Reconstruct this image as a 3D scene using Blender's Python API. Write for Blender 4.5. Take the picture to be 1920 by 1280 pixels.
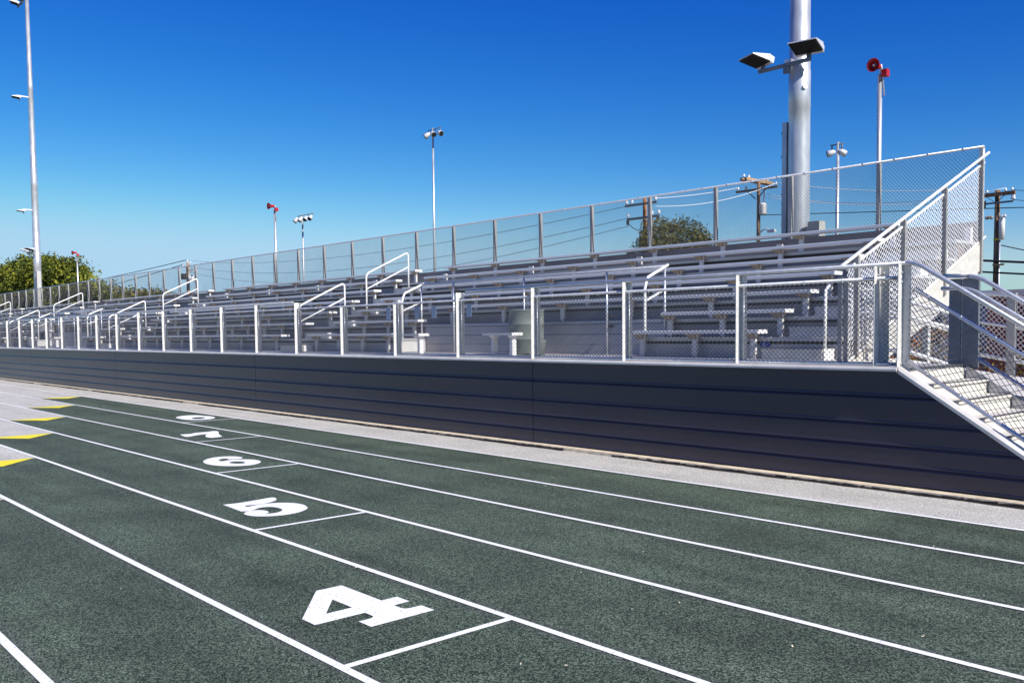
import bpy, math, random
from mathutils import Vector, Matrix
random.seed(7)
for o in list(bpy.data.objects): bpy.data.objects.remove(o)
SC = bpy.context.scene
COL = SC.collection

# ------------------------------------------------------------------ camera
YAW, PIT, ROL = 0.8384125594, -0.0572369636, -0.0101472284
EYE = 1.72
cyw, syw = math.cos(YAW), math.sin(YAW)
F0 = Vector((-syw, cyw, 0)); R0 = Vector((cyw, syw, 0)); U0 = Vector((0, 0, 1))
F2 = F0*math.cos(PIT) + U0*math.sin(PIT); U2 = U0*math.cos(PIT) - F0*math.sin(PIT)
RR = R0*math.cos(ROL) + U2*math.sin(ROL); UR = U2*math.cos(ROL) - R0*math.sin(ROL)
cd = bpy.data.cameras.new('camera'); cam = bpy.data.objects.new('camera', cd); COL.objects.link(cam)
m = Matrix((RR, UR, -F2)).transposed().to_4x4(); m.translation = Vector((0, 0, EYE)); cam.matrix_world = m
cd.sensor_width = 36; cd.lens = 1707.157/1920*36; cd.shift_y = (720.67-640)/1920
cd.clip_start = 0.05; cd.clip_end = 6000
SC.camera = cam

# ------------------------------------------------------------------ sky, sun, exposure
ELEV, AZ = math.radians(38), math.radians(-3.0)       # the sun stands along +X, a hair towards the field
w = bpy.data.worlds.new('World'); SC.world = w; w.use_nodes = True
nt = w.node_tree; bg = nt.nodes['Background']
sky = nt.nodes.new('ShaderNodeTexSky'); sky.sky_type = 'NISHITA'; sky.sun_disc = False
sky.sun_elevation = ELEV; sky.sun_rotation = math.radians(90)-AZ
sky.air_density = 1.0; sky.dust_density = 0.35; sky.ozone_density = 3.2; sky.altitude = 0
hs = nt.nodes.new('ShaderNodeHueSaturation'); hs.inputs['Saturation'].default_value = 1.28
nt.links.new(sky.outputs[0], hs.inputs['Color'])
K = .1503                                             # grade the clear sky deeper blue overhead, per channel
def vm(op, a, b=None):
    n = nt.nodes.new('ShaderNodeVectorMath'); n.operation = op; nt.links.new(a, n.inputs[0])
    if op == 'SCALE': n.inputs['Scale'].default_value = b
    elif b is not None: n.inputs[1].default_value = b
    return n.outputs[0]
v = vm('SCALE', hs.outputs[0], K)
sp_ = nt.nodes.new('ShaderNodeSeparateXYZ'); nt.links.new(v, sp_.inputs[0]); cb_ = nt.nodes.new('ShaderNodeCombineXYZ')
for i, (g, k) in enumerate(((2.2, 1.78), (1.6, .885), (.8, .83))):
    sm_ = nt.nodes.new('ShaderNodeMath'); sm_.operation = 'SMOOTH_MIN'; sm_.inputs[1].default_value = (.53, .86, 1.12)[i]; sm_.inputs[2].default_value = (.22, .2, .1)[i]
    nt.links.new(sp_.outputs[i], sm_.inputs[0])
    p = nt.nodes.new('ShaderNodeMath'); p.operation = 'POWER'; p.inputs[1].default_value = g; nt.links.new(sm_.outputs[0], p.inputs[0])
    q = nt.nodes.new('ShaderNodeMath'); q.operation = 'MULTIPLY'; q.inputs[1].default_value = k/K; nt.links.new(p.outputs[0], q.inputs[0])
    nt.links.new(q.outputs[0], cb_.inputs[i])
nt.links.new(cb_.outputs[0], bg.inputs['Color'])
bg.inputs['Strength'].default_value = 0.11
sl = bpy.data.lights.new('sun', 'SUN'); sl.energy = 5.0; sl.angle = math.radians(0.53); sl.color = (1.0, 0.955, 0.88)
so = bpy.data.objects.new('sun', sl); COL.objects.link(so)
sd = Vector((math.cos(ELEV)*math.cos(AZ), math.cos(ELEV)*math.sin(AZ), math.sin(ELEV)))
so.rotation_euler = sd.to_track_quat('Z', 'Y').to_euler(); so.location = (20, 0, 30)
SC.view_settings.view_transform = 'Standard'; SC.view_settings.look = 'None'
SC.view_settings.exposure = 0.40; SC.view_settings.gamma = 1
SC.render.resolution_x = 1024; SC.render.resolution_y = 682

# ------------------------------------------------------------------ materials
def lin(c): return tuple(((v/255)/12.92 if v/255 <= .04045 else ((v/255+.055)/1.055)**2.4) for v in c) + (1,)
def mat(name, base, rough=.5, metal=0.0, var=0.0, scale=6.0, base2=None, bump=0.0, bscale=60, stretch=None, detail=4, spec=None, lo=.35, hi=.65):
    M = bpy.data.materials.new(name); M.use_nodes = True; n = M.node_tree; b = n.nodes['Principled BSDF']
    base = tuple(base)+(1,) if len(base) == 3 else base
    b.inputs['Base Color'].default_value = base; b.inputs['Roughness'].default_value = rough; b.inputs['Metallic'].default_value = metal
    if spec is not None: b.inputs['Specular IOR Level'].default_value = spec
    tc = n.nodes.new('ShaderNodeTexCoord'); src = tc.outputs['Object']
    if stretch:
        mp = n.nodes.new('ShaderNodeMapping'); mp.inputs['Scale'].default_value = stretch
        n.links.new(src, mp.inputs['Vector']); src = mp.outputs[0]
    if base2 is not None or var:
        if base2 is None: base2 = tuple(v*(1-var) for v in base[:3])
        nz = n.nodes.new('ShaderNodeTexNoise'); nz.inputs['Scale'].default_value = scale; nz.inputs['Detail'].default_value = detail
        cr = n.nodes.new('ShaderNodeValToRGB')
        cr.color_ramp.elements[0].position = lo; cr.color_ramp.elements[0].color = tuple(base2[:3])+(1,)
        cr.color_ramp.elements[1].position = hi; cr.color_ramp.elements[1].color = base
        n.links.new(src, nz.inputs['Vector']); n.links.new(nz.outputs['Fac'], cr.inputs['Fac']); n.links.new(cr.outputs[0], b.inputs['Base Color'])
        mr = n.nodes.new('ShaderNodeMapRange'); mr.inputs['To Min'].default_value = max(.05, rough-.08); mr.inputs['To Max'].default_value = min(1, rough+.1)
        n.links.new(nz.outputs['Fac'], mr.inputs['Value']); n.links.new(mr.outputs[0], b.inputs['Roughness'])
    if bump:
        nb = n.nodes.new('ShaderNodeTexNoise'); nb.inputs['Scale'].default_value = bscale; nb.inputs['Detail'].default_value = 3
        bn = n.nodes.new('ShaderNodeBump'); bn.inputs['Strength'].default_value = bump; bn.inputs['Distance'].default_value = .01
        n.links.new(src, nb.inputs['Vector']); n.links.new(nb.outputs['Fac'], bn.inputs['Height']); n.links.new(bn.outputs[0], b.inputs['Normal'])
    return M

def granule(name, dark, mid, light, big=.5, flecks=None):
    """rubber granules: fine speckle, soft large patches, rare pale chips"""
    M = bpy.data.materials.new(name); M.use_nodes = True; n = M.node_tree; b = n.nodes['Principled BSDF']; L = n.links.new
    tc = n.nodes.new('ShaderNodeTexCoord'); O = tc.outputs['Object']
    vo = n.nodes.new('ShaderNodeTexVoronoi'); vo.inputs['Scale'].default_value = 135; L(O, vo.inputs['Vector'])
    sp = n.nodes.new('ShaderNodeSeparateColor'); L(vo.outputs['Color'], sp.inputs[0])
    cr = n.nodes.new('ShaderNodeValToRGB'); e = cr.color_ramp.elements
    e[0].position = 0; e[0].color = tuple(dark)+(1,); e[1].position = 1; e[1].color = tuple(light)+(1,)
    q = e.new(.5); q.color = tuple(mid)+(1,)
    L(sp.outputs[0], cr.inputs['Fac'])
    n1 = n.nodes.new('ShaderNodeTexNoise'); n1.inputs['Scale'].default_value = 1.3; n1.inputs['Detail'].default_value = 6; L(O, n1.inputs['Vector'])
    mp = n.nodes.new('ShaderNodeMapping'); mp.inputs['Scale'].default_value = (.25, 2.2, 1); L(O, mp.inputs['Vector'])
    n2 = n.nodes.new('ShaderNodeTexNoise'); n2.inputs['Scale'].default_value = 1.1; n2.inputs['Detail'].default_value = 5; L(mp.outputs[0], n2.inputs['Vector'])
    ad = n.nodes.new('ShaderNodeMath'); ad.operation = 'ADD'; L(n1.outputs['Fac'], ad.inputs[0]); L(n2.outputs['Fac'], ad.inputs[1])
    mr = n.nodes.new('ShaderNodeMapRange'); mr.inputs['From Min'].default_value = .7; mr.inputs['From Max'].default_value = 1.3
    mr.inputs['To Min'].default_value = 1-big*.35; mr.inputs['To Max'].default_value = 1+big*.45
    L(ad.outputs[0], mr.inputs['Value'])
    mx = n.nodes.new('ShaderNodeVectorMath'); mx.operation = 'SCALE'; L(cr.outputs[0], mx.inputs[0]); L(mr.outputs[0], mx.inputs['Scale'])
    out = mx.outputs[0]
    if flecks:
        v2 = n.nodes.new('ShaderNodeTexVoronoi'); v2.inputs['Scale'].default_value = 3.3; L(O, v2.inputs['Vector'])
        lt = n.nodes.new('ShaderNodeMath'); lt.operation = 'LESS_THAN'; lt.inputs[1].default_value = .033; L(v2.outputs['Distance'], lt.inputs[0])
        s2 = n.nodes.new('ShaderNodeSeparateColor'); L(v2.outputs['Color'], s2.inputs[0])
        g2 = n.nodes.new('ShaderNodeMath'); g2.operation = 'GREATER_THAN'; g2.inputs[1].default_value = .72; L(s2.outputs[1], g2.inputs[0])
        mu = n.nodes.new('ShaderNodeMath'); mu.operation = 'MULTIPLY'; L(lt.outputs[0], mu.inputs[0]); L(g2.outputs[0], mu.inputs[1])
        mi = n.nodes.new('ShaderNodeMix'); mi.data_type = 'RGBA'; L(mu.outputs[0], mi.inputs['Factor']); L(out, mi.inputs['A']); mi.inputs['B'].default_value = tuple(flecks)+(1,)
        out = mi.outputs['Result']
    L(out, b.inputs['Base Color']); b.inputs['Roughness'].default_value = .85; b.inputs['Specular IOR Level'].default_value = .3
    bn = n.nodes.new('ShaderNodeBump'); bn.inputs['Strength'].default_value = .5; bn.inputs['Distance'].default_value = .004
    L(sp.outputs[0], bn.inputs['Height']); L(bn.outputs[0], b.inputs['Normal'])
    return M

def paint_line(name, col):
    """painted line over granules: pinholes where the paint missed"""
    M = bpy.data.materials.new(name); M.use_nodes = True; n = M.node_tree; b = n.nodes['Principled BSDF']; L = n.links.new
    tc = n.nodes.new('ShaderNodeTexCoord'); O = tc.outputs['Object']
    v = n.nodes.new('ShaderNodeTexVoronoi'); v.inputs['Scale'].default_value = 110; L(O, v.inputs['Vector'])
    s = n.nodes.new('ShaderNodeSeparateColor'); L(v.outputs['Color'], s.inputs[0])
    cr = n.nodes.new('ShaderNodeValToRGB'); e = cr.color_ramp.elements
    e[0].position = 0; e[0].color = tuple(.35*x for x in col)+(1,); e[1].position = .06; e[1].color = tuple(.93*x for x in col)+(1,)
    q = e.new(.5); q.color = tuple(col)+(1,)
    L(s.outputs[1], cr.inputs['Fac']); L(cr.outputs[0], b.inputs['Base Color']); b.inputs['Roughness'].default_value = .7
    bn = n.nodes.new('ShaderNodeBump'); bn.inputs['Strength'].default_value = .35; bn.inputs['Distance'].default_value = .003
    L(s.outputs[0], bn.inputs['Height']); L(bn.outputs[0], b.inputs['Normal'])
    return M

M = {}
M['green'] = granule('green_rubber', (.003, .006, .004), (.028, .047, .030), (.165, .208, .148), .85, (.5, .46, .34))
M['grey'] = granule('grey_rubber', (.20, .185, .17), (.47, .45, .405), (.65, .63, .58), .32)
M['line'] = paint_line('white_line_paint', (.85, .85, .84))
M['yellow'] = paint_line('yellow_line_paint', (.85, .72, .02))
M['concrete'] = mat('kerb_concrete', (.72, .61, .45), .9, 0, base2=(.52, .43, .31), scale=9, bump=.4, bscale=90)
M['dirt'] = mat('dirt_and_shade', (.05, .035, .025), .95, 0, base2=(.015, .012, .01), scale=40)
M['straw'] = mat('dry_straw', (.55, .42, .26), .9, 0, base2=(.75, .70, .58), scale=.8)
M['ground'] = mat('far_ground', (.16, .14, .11), .95, 0, base2=(.09, .085, .06), scale=.4)
M['panel'] = mat('dark_panel_paint', (.050, .040, .054), .34, 0, base2=(.040, .033, .046), scale=.9, stretch=(.4, 1, 2.5), spec=.5)
M['galv'] = mat('galvanized_steel', (.34, .33, .32), .5, .2, base2=(.25, .245, .24), scale=22, bump=.05, bscale=50)
M['post'] = mat('galvanized_post', (.64, .625, .60), .5, .1, base2=(.52, .51, .49), scale=16, bump=.05, bscale=40)
M['lit_siding'] = mat('bounce_lit_aluminium', (.46, .44, .44), .5, .2, base2=(.40, .38, .38), scale=2, stretch=(.2, 2, 2))  # lighter copy of the riser metal, bounce light from the deck painted in
M['capm'] = mat('cap_paint', (.62, .60, .57), .5, .1, base2=(.52, .50, .48), scale=4)
M['pipe'] = mat('galvanized_pipe', (.62, .63, .66), .33, .6, var=.12, scale=14)
M['wire'] = mat('shaded_chain_wire', (.20, .195, .19), .6, .1, var=.15, scale=20)  # darkened copy of the mesh wire, its shaded side put into the colour
M['wire_sunlit'] = mat('sunlit_chain_wire', (.80, .80, .80), .5, .1, var=.1, scale=20)  # same wire lightened, sunlight on the side and ramp mesh put into the colour
M['alu'] = mat('mill_aluminium', (.52, .51, .52), .42, .35, base2=(.42, .415, .43), scale=4, stretch=(.15, 3, 3))
M['seat'] = mat('anodised_seat', (.80, .78, .76), .36, .25, base2=(.69, .67, .66), scale=5, stretch=(.12, 4, 4))
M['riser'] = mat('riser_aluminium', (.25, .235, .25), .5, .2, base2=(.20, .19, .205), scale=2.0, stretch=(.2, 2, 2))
M['bracket'] = mat('bracket_steel', (.36, .29, .22), .6, .1, base2=(.24, .18, .13), scale=25)
M['white'] = mat('white_pipe', (.80, .79, .76), .4, .1, var=.06, scale=8)
M['tread'] = mat('tread_aluminium', (.66, .63, .58), .6, .2, base2=(.56, .53, .48), scale=7)
M['nosing'] = mat('black_nosing', (.035, .032, .03), .8, 0, base2=(.10, .09, .085), scale=90)
M['pole'] = mat('pole_galvanized', (.60, .61, .63), .36, .5, base2=(.44, .455, .48), scale=5, stretch=(1, 1, .35), bump=.04, bscale=30)
M['arm'] = mat('arm_steel', (.20, .21, .23), .5, .5, var=.2, scale=12)
M['lamp'] = mat('lamp_housing', (.62, .63, .65), .45, .3, var=.1, scale=9)
M['lens'] = mat('lamp_lens', (.018, .018, .018), .7, 0, var=.2, scale=5, spec=.15)
M['red'] = mat('red_paint', (.42, .008, .012), .4, 0, var=.15, scale=10)
M['wood'] = mat('pole_wood', (.26, .155, .085), .85, 0, base2=(.07, .04, .025), scale=6, stretch=(3, 3, .3))
M['wood_red'] = mat('pole_wood_rusty', (.42, .15, .04), .85, 0, base2=(.16, .06, .025), scale=3, stretch=(2, 2, .3))
M['wood_pale'] = mat('pole_wood_pale', (.45, .30, .16), .85, 0, base2=(.24, .15, .09), scale=3, stretch=(2, 2, .4))
M['cable'] = mat('black_cable', (.015, .015, .017), .6, 0, var=.2)
M['cablew'] = mat('bright_cable', (.88, .88, .90), .5, 0, var=.05)
M['ceramic'] = mat('insulator', (.75, .76, .80), .3, 0, var=.2, scale=12)
M['bin'] = mat('barrel_green_grey', (.21, .235, .21), .6, 0, base2=(.14, .16, .145), scale=4)
M['bin2'] = mat('barrel_charcoal', (.055, .06, .062), .6, 0, base2=(.035, .04, .04), scale=4)
M['bin3'] = mat('barrel_grey', (.24, .24, .26), .5, .2, var=.15, scale=5)
M['blue'] = mat('blue_sticker', (.015, .06, .34), .5, 0, var=.1)
M['plate'] = mat('pale_blue_plate', (.26, .36, .50), .5, 0, var=.12, scale=8)
M['cab'] = mat('cabinet_grey', (.48, .47, .44), .6, .1, var=.1, scale=3)
M['brick'] = mat('red_brick', (.26, .06, .035), .9, 0, base2=(.12, .035, .025), scale=9)
M['roof'] = mat('brown_roof', (.09, .06, .045), .9, 0, base2=(.05, .035, .03), scale=6)
M['stucco'] = mat('pale_stucco', (.62, .58, .56), .9, 0, base2=(.52, .48, .47), scale=2)
M['shade'] = mat('window_glass', (.03, .035, .045), .15, 0, var=.3)
M['bark'] = mat('bark', (.11, .07, .045), .95, 0, base2=(.05, .035, .025), scale=8)
def leafmat(name, a, b_, c, scale=1.2):
    Mx = bpy.data.materials.new(name); Mx.use_nodes = True; n = Mx.node_tree; b = n.nodes['Principled BSDF']; L = n.links.new
    g = n.nodes.new('ShaderNodeNewGeometry'); tc = n.nodes.new('ShaderNodeTexCoord')
    nz = n.nodes.new('ShaderNodeTexNoise'); nz.inputs['Scale'].default_value = scale; L(tc.outputs['Object'], nz.inputs['Vector'])
    ad = n.nodes.new('ShaderNodeMath'); ad.operation = 'MULTIPLY_ADD'; ad.inputs[1].default_value = .45; L(g.outputs['Random Per Island'], ad.inputs[0]); L(nz.outputs['Fac'], ad.inputs[2])
    cr = n.nodes.new('ShaderNodeValToRGB'); e = cr.color_ramp.elements
    e[0].position = .42; e[0].color = tuple(a)+(1,); e[1].position = .95; e[1].color = tuple(c)+(1,); q = e.new(.68); q.color = tuple(b_)+(1,)
    L(ad.outputs[0], cr.inputs['Fac']); L(cr.outputs[0], b.inputs['Base Color']); b.inputs['Roughness'].default_value = .75
    b.inputs['Specular IOR Level'].default_value = .25
    return Mx
M['pine'] = leafmat('pine_needles', (.010, .022, .003), (.052, .076, .008), (.22, .225, .02), .5)
M['leaf'] = leafmat('dark_leaves', (.022, .030, .006), (.085, .088, .014), (.22, .18, .05), .6)
M['autumn'] = leafmat('yellow_red_leaves', (.10, .07, .01), (.30, .20, .02), (.34, .08, .02), 1.2)

# ------------------------------------------------------------------ mesh helper
class MB:
    def __init__(s): s.v = []; s.f = []; s.sm = []
    def add(s, vs, fs, smooth=False):
        k = len(s.v); s.v += [tuple(p) for p in vs]
        for f in fs: s.f.append(tuple(i+k for i in f)); s.sm.append(smooth)
        return s
    def box(s, x0, x1, y0, y1, z0, z1):
        return s.add([(x0,y0,z0),(x1,y0,z0),(x1,y1,z0),(x0,y1,z0),(x0,y0,z1),(x1,y0,z1),(x1,y1,z1),(x0,y1,z1)],
                     [(0,3,2,1),(4,5,6,7),(0,1,5,4),(1,2,6,5),(2,3,7,6),(3,0,4,7)])
    def quad(s, a, b, c, d): return s.add([a,b,c,d], [(0,1,2,3)])
    def prism(s, prof, x0, x1, fx=None):
        """profile of (y,z) extruded along X; fx(z) may move the right end"""
        n = len(prof); vs = [(x0, y, z) for y, z in prof] + [((fx(z) if fx else x1), y, z) for y, z in prof]
        return s.add(vs, [tuple(range(n))] + [tuple(range(2*n-1, n-1, -1))] + [(i, n+i, n+(i+1) % n, (i+1) % n) for i in range(n)])
    def hull(s, lower, upper):
        n = len(lower)
        return s.add(list(lower)+list(upper), [tuple(range(n-1, -1, -1)), tuple(range(n, 2*n))] + [(i, (i+1) % n, n+(i+1) % n, n+i) for i in range(n)])
    def beam(s, a, b, w_, h_, up=(0, 0, 1)):
        a, b = Vector(a), Vector(b); d = (b-a).normalized(); u = Vector(up)
        r = d.cross(u)
        if r.length < 1e-4: r = Vector((1, 0, 0))
        r.normalize(); u = r.cross(d).normalized()
        q = [(-1,-1),(1,-1),(1,1),(-1,1)]
        return s.hull([a + r*w_/2*i + u*h_/2*j for i, j in q], [b + r*w_/2*i + u*h_/2*j for i, j in q])
    def tube(s, pts, r, n=8, caps=True, r2=None):
        pts = [Vector(p) for p in pts]; rings = []; prev = None
        for i, p in enumerate(pts):
            d = (pts[min(i+1, len(pts)-1)] - pts[max(i-1, 0)]).normalized()
            if prev is None:
                ref = Vector((0, 0, 1)) if abs(d.z) < .9 else Vector((1, 0, 0))
                x = d.cross(ref).normalized()
            else: x = (prev - d*prev.dot(d)).normalized()
            prev = x; y = d.cross(x); rr = r if r2 is None else r + (r2-r)*i/(len(pts)-1)
            rings.append([p + x*math.cos(2*math.pi*k/n)*rr + y*math.sin(2*math.pi*k/n)*rr for k in range(n)])
        k0 = len(s.v)
        for rg in rings: s.v += [tuple(p) for p in rg]
        for i in range(len(rings)-1):
            for k in range(n):
                s.f.append((k0+i*n+k, k0+i*n+(k+1) % n, k0+(i+1)*n+(k+1) % n, k0+(i+1)*n+k)); s.sm.append(n > 4)
        if caps:
            s.f.append(tuple(k0+k for k in range(n-1, -1, -1))); s.sm.append(False)
            s.f.append(tuple(k0+(len(rings)-1)*n+k for k in range(n))); s.sm.append(False)
        return s
    def lathe(s, c, axis, prof, n=16):
        """prof: (distance along axis, radius)"""
        c = Vector(c); a = Vector(axis).normalized(); x = a.cross(Vector((0, 0, 1)))
        if x.length < 1e-3: x = Vector((1, 0, 0))
        x.normalize(); y = a.cross(x); k0 = len(s.v)
        for d, r in prof:
            for k in range(n): s.v.append(tuple(c + a*d + x*math.cos(2*math.pi*k/n)*r + y*math.sin(2*math.pi*k/n)*r))
        for i in range(len(prof)-1):
            for k in range(n): s.f.append((k0+i*n+k, k0+i*n+(k+1) % n, k0+(i+1)*n+(k+1) % n, k0+(i+1)*n+k)); s.sm.append(True)
        s.f.append(tuple(k0+k for k in range(n-1, -1, -1))); s.sm.append(False)
        s.f.append(tuple(k0+(len(prof)-1)*n+k for k in range(n))); s.sm.append(False)
        return s
    def build(s, name, m_, parent=None, loc=None, m2=None, split=None):
        me = bpy.data.meshes.new(name); me.from_pydata(s.v, [], s.f)
        me.polygons.foreach_set('use_smooth', s.sm); me.materials.append(m_)
        if m2:
            me.materials.append(m2); me.polygons.foreach_set('material_index', [1 if split[0] <= i % split[2] < split[1] else 0 for i in range(len(s.f))])
        me.update()
        o = bpy.data.objects.new(name, me); COL.objects.link(o)
        if parent: o.parent = parent
        if loc: o.location = loc
        return o

def tag(o, label=None, cat=None, group=None, kind=None):
    if label: o['label'] = label
    if cat: o['category'] = cat
    if group: o['group'] = group
    if kind: o['kind'] = kind
    return o
def thing(name, label, cat, loc=(0, 0, 0), rz=0, group=None):
    o = bpy.data.objects.new(name, None); COL.objects.link(o); o.location = loc; o.rotation_euler = (0, 0, rz)
    o.empty_display_size = .2
    return tag(o, label, cat, group)
def struct(o): o['kind'] = 'structure'; return o
KIDS = {}
def copy_tree(o, parent=None):
    c = o.copy(); COL.objects.link(c)
    if parent: c.parent = parent
    for ch in list(o.children): copy_tree(ch, c)
    return c
def arc(c, a, b, r, n=5):
    """rounded corner: points from a-side to b-side round corner c with radius r"""
    c, a, b = Vector(c), Vector(a), Vector(b); p = c + (a-c).normalized()*r; q = c + (b-c).normalized()*r
    return [p*(1-t)**2 + c*2*t*(1-t) + q*t*t for t in [i/n for i in range(n+1)]]
def link_mesh(O, U, V, nu, nv, name, parent, r=.0028, off=(0, 0, 0), wm='wire'):
    """chain link: two crossing families of wires over the parallelogram O,U,V with nu x nv diamonds (clipped at the edges)"""
    O, U, V, off = Vector(O), Vector(U), Vector(V), Vector(off); mb = MB()
    N = U.cross(V).normalized()*r*.8
    def P(u, v): return O + U*(u/nu) + V*(v/nv)
    k = -nv
    while k < nu:                                              # u - v = k
        v0 = max(0, -k); v1 = min(nv, nu-k)
        if v1 > v0: mb.tube([P(k+v0, v0)+N, P(k+v1, v1)+N], r, 3, False)
        k += 1
    k = 0
    while k < nu+nv:                                           # u + v = k
        v0 = max(0, k-nu); v1 = min(nv, k)
        if v1 > v0: mb.tube([P(k-v0, v0)-N, P(k-v1, v1)-N], r, 3, False)
        k += 1
    return mb.build(name, M[wm], parent)

# ------------------------------------------------------------------ ground and track
XL, XR = -95.0, 14.0
struct(MB().quad((-900, -900, -.06), (900, -900, -.06), (900, 1400, -.06), (-900, 1400, -.06)).build('ground', M['ground']))
track = struct(MB().box(XL, XR, -9, 9.32, -.3, 0).build('running_track', M['green']))
LW, Y0 = 1.179, 8.312
laneY = [Y0-LW*k for k in range(9)]
# grey rubber: the strip outside lane eight and the take-over zones at the left
MB().quad((XL, Y0+.02, .002), (XR, Y0+.02, .002), (XR, 9.32, .002), (XL, 9.32, .002)).build('grey_rubber_strip', M['grey'], track)
for k in range(6):
    bx = -27.75+3.4*k; ya, yb = laneY[k+1], laneY[k]
    MB().quad((XL, ya, .002), (bx, ya, .002), (bx, yb, .002), (XL, yb, .002)).build('grey_lane_zone', M['grey'], track)
    ym = (ya+yb)/2
    MB().add([(bx-.02, ya+.04, .004), (bx+.62, ym, .004), (bx-.02, yb-.04, .004)], [(0, 1, 2)]).build('exchange_triangle', M['yellow'], track)
for k in range(9):
    y = laneY[k]
    MB().quad((XL, y-.026, .006), (XR, y-.026, .006), (XR, y+.026, .006), (XL, y+.026, .006)).build('lane_line', M['line'], track)
M['halo'] = granule('line_overspray', (.03, .035, .03), (.10, .12, .105), (.26, .28, .25), .4)
hn_ = M['halo'].node_tree; hb = hn_.nodes['Principled BSDF']; hz = hn_.nodes.new('ShaderNodeTexNoise'); hz.inputs['Scale'].default_value = 60; hz.inputs['Detail'].default_value = 4
ht = hn_.nodes.new('ShaderNodeTexCoord'); hn_.links.new(ht.outputs['Object'], hz.inputs['Vector'])
hr = hn_.nodes.new('ShaderNodeMapRange'); hr.inputs['From Min'].default_value = .40; hr.inputs['From Max'].default_value = .62; hr.inputs['To Max'].default_value = .6
hn_.links.new(hz.outputs['Fac'], hr.inputs['Value']); hn_.links.new(hr.outputs[0], hb.inputs['Alpha'])
for k in range(9):
    y = laneY[k]; hx = -27.7+3.4*min(k, 5); lo_ = .09; hi_ = .05 if k == 0 else .09
    MB().quad((hx, y-lo_, .003), (XR, y-lo_, .003), (XR, y+(.02 if k == 0 else hi_), .003), (hx, y+(.02 if k == 0 else hi_), .003)).build('line_overspray', M['halo'], track)
starts = [-17.73, -14.30, -10.87, -7.43, -4.02]
for k, x in enumerate(starts):
    MB().quad((x-.026, laneY[k+1]+.026, .0055), (x+.026, laneY[k+1]+.026, .0055), (x+.026, laneY[k]-.026, .0055), (x-.026, laneY[k]-.026, .0055)).build('start_line', M['line'], track)
def numeral(outer, holes=(), sub=2):
    cu = bpy.data.curves.new('n', 'CURVE'); cu.dimensions = '2D'; cu.fill_mode = 'BOTH'
    for pts in [outer]+list(holes):
        sp = cu.splines.new('POLY'); sp.points.add(len(pts)-1)
        for p, q in zip(sp.points, pts): p.co = (q[0], q[1], 0, 1)
        sp.use_cyclic_u = True
    ob = bpy.data.objects.new('n', cu); me = bpy.data.meshes.new_from_object(ob); bpy.data.objects.remove(ob)
    me.materials.clear(); me.materials.append(M['line']); me.name = 'lane_number'
    o = bpy.data.objects.new('lane_number', me); COL.objects.link(o); o.parent = track; o.location = (0, 0, .005)
def soft(pts, n=2):
    for _ in range(n):
        q = []
        for i in range(len(pts)):
            a, b = pts[i], pts[(i+1) % len(pts)]
            q += [(a[0]*.75+b[0]*.25, a[1]*.75+b[1]*.25), (a[0]*.25+b[0]*.75, a[1]*.25+b[1]*.75)]
        pts = q
    return pts
numeral([(-4.884,2.666),(-5.364,3.038),(-5.36,3.232),(-4.87,3.23),(-4.873,3.352),(-4.733,3.351),(-4.728,3.228),(-4.655,3.228),(-4.625,3.238),(-4.612,3.262),(-4.608,3.354),(-4.473,3.355),(-4.47,2.889),(-4.608,2.889),(-4.608,2.975),(-4.618,3.0),(-4.64,3.01),(-4.726,3.011),(-4.729,2.665)],
        [[(-5.113,3.012),(-4.875,3.012),(-4.875,2.825)]])
numeral(soft([(-8.786,3.935),(-8.786,3.935),(-8.321,3.908),(-8.321,3.908),(-8.269,3.96),(-8.297,4.026),(-8.341,4.084),(-8.368,4.141),(-8.353,4.206),(-8.287,4.253),(-8.178,4.26),(-8.089,4.235),(-8.029,4.172),(-8.007,4.108),(-8.025,4.043),(-8.038,4.019),(-8.056,4.059),(-8.086,4.086),(-8.14,4.102),(-8.199,4.101),(-8.26,4.07),(-8.287,4.013),(-8.263,3.931),(-8.209,3.882),(-8.127,3.862),(-8.041,3.875),(-7.957,3.927),(-7.889,4.012),(-7.851,4.122),(-7.854,4.238),(-7.908,4.358),(-7.972,4.435),(-8.044,4.484),(-8.194,4.526),(-8.322,4.513),(-8.425,4.455),(-8.498,4.363),(-8.533,4.251),(-8.517,4.134),(-8.499,4.072),(-8.506,4.053),(-8.575,4.064),(-8.561,4.129),(-8.532,4.214),(-8.54,4.301),(-8.591,4.406),(-8.657,4.466),(-8.748,4.504),(-8.807,4.499),(-8.808,4.437),(-8.777,4.28),(-8.755,4.087)]))
numeral(soft([(-12.01,5.109),(-12.172,5.212),(-12.294,5.361),(-12.316,5.494),(-12.236,5.631),(-12.106,5.695),(-11.956,5.673),(-11.880,5.590),(-11.935,5.485),(-11.988,5.457),(-12.075,5.482),(-12.09,5.416),(-12.011,5.332),(-11.894,5.298),(-11.833,5.312),(-11.863,5.373),(-11.90,5.462),(-11.86,5.53),(-11.80,5.625),(-11.743,5.669),(-11.604,5.712),(-11.434,5.685),(-11.289,5.585),(-11.204,5.454),(-11.215,5.318),(-11.299,5.196),(-11.433,5.096),(-11.627,5.045),(-11.818,5.053)]),
        [soft([(-11.647,5.316),(-11.71,5.387),(-11.69,5.461),(-11.593,5.499),(-11.477,5.48),(-11.427,5.42),(-11.454,5.35),(-11.542,5.309)])])
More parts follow.
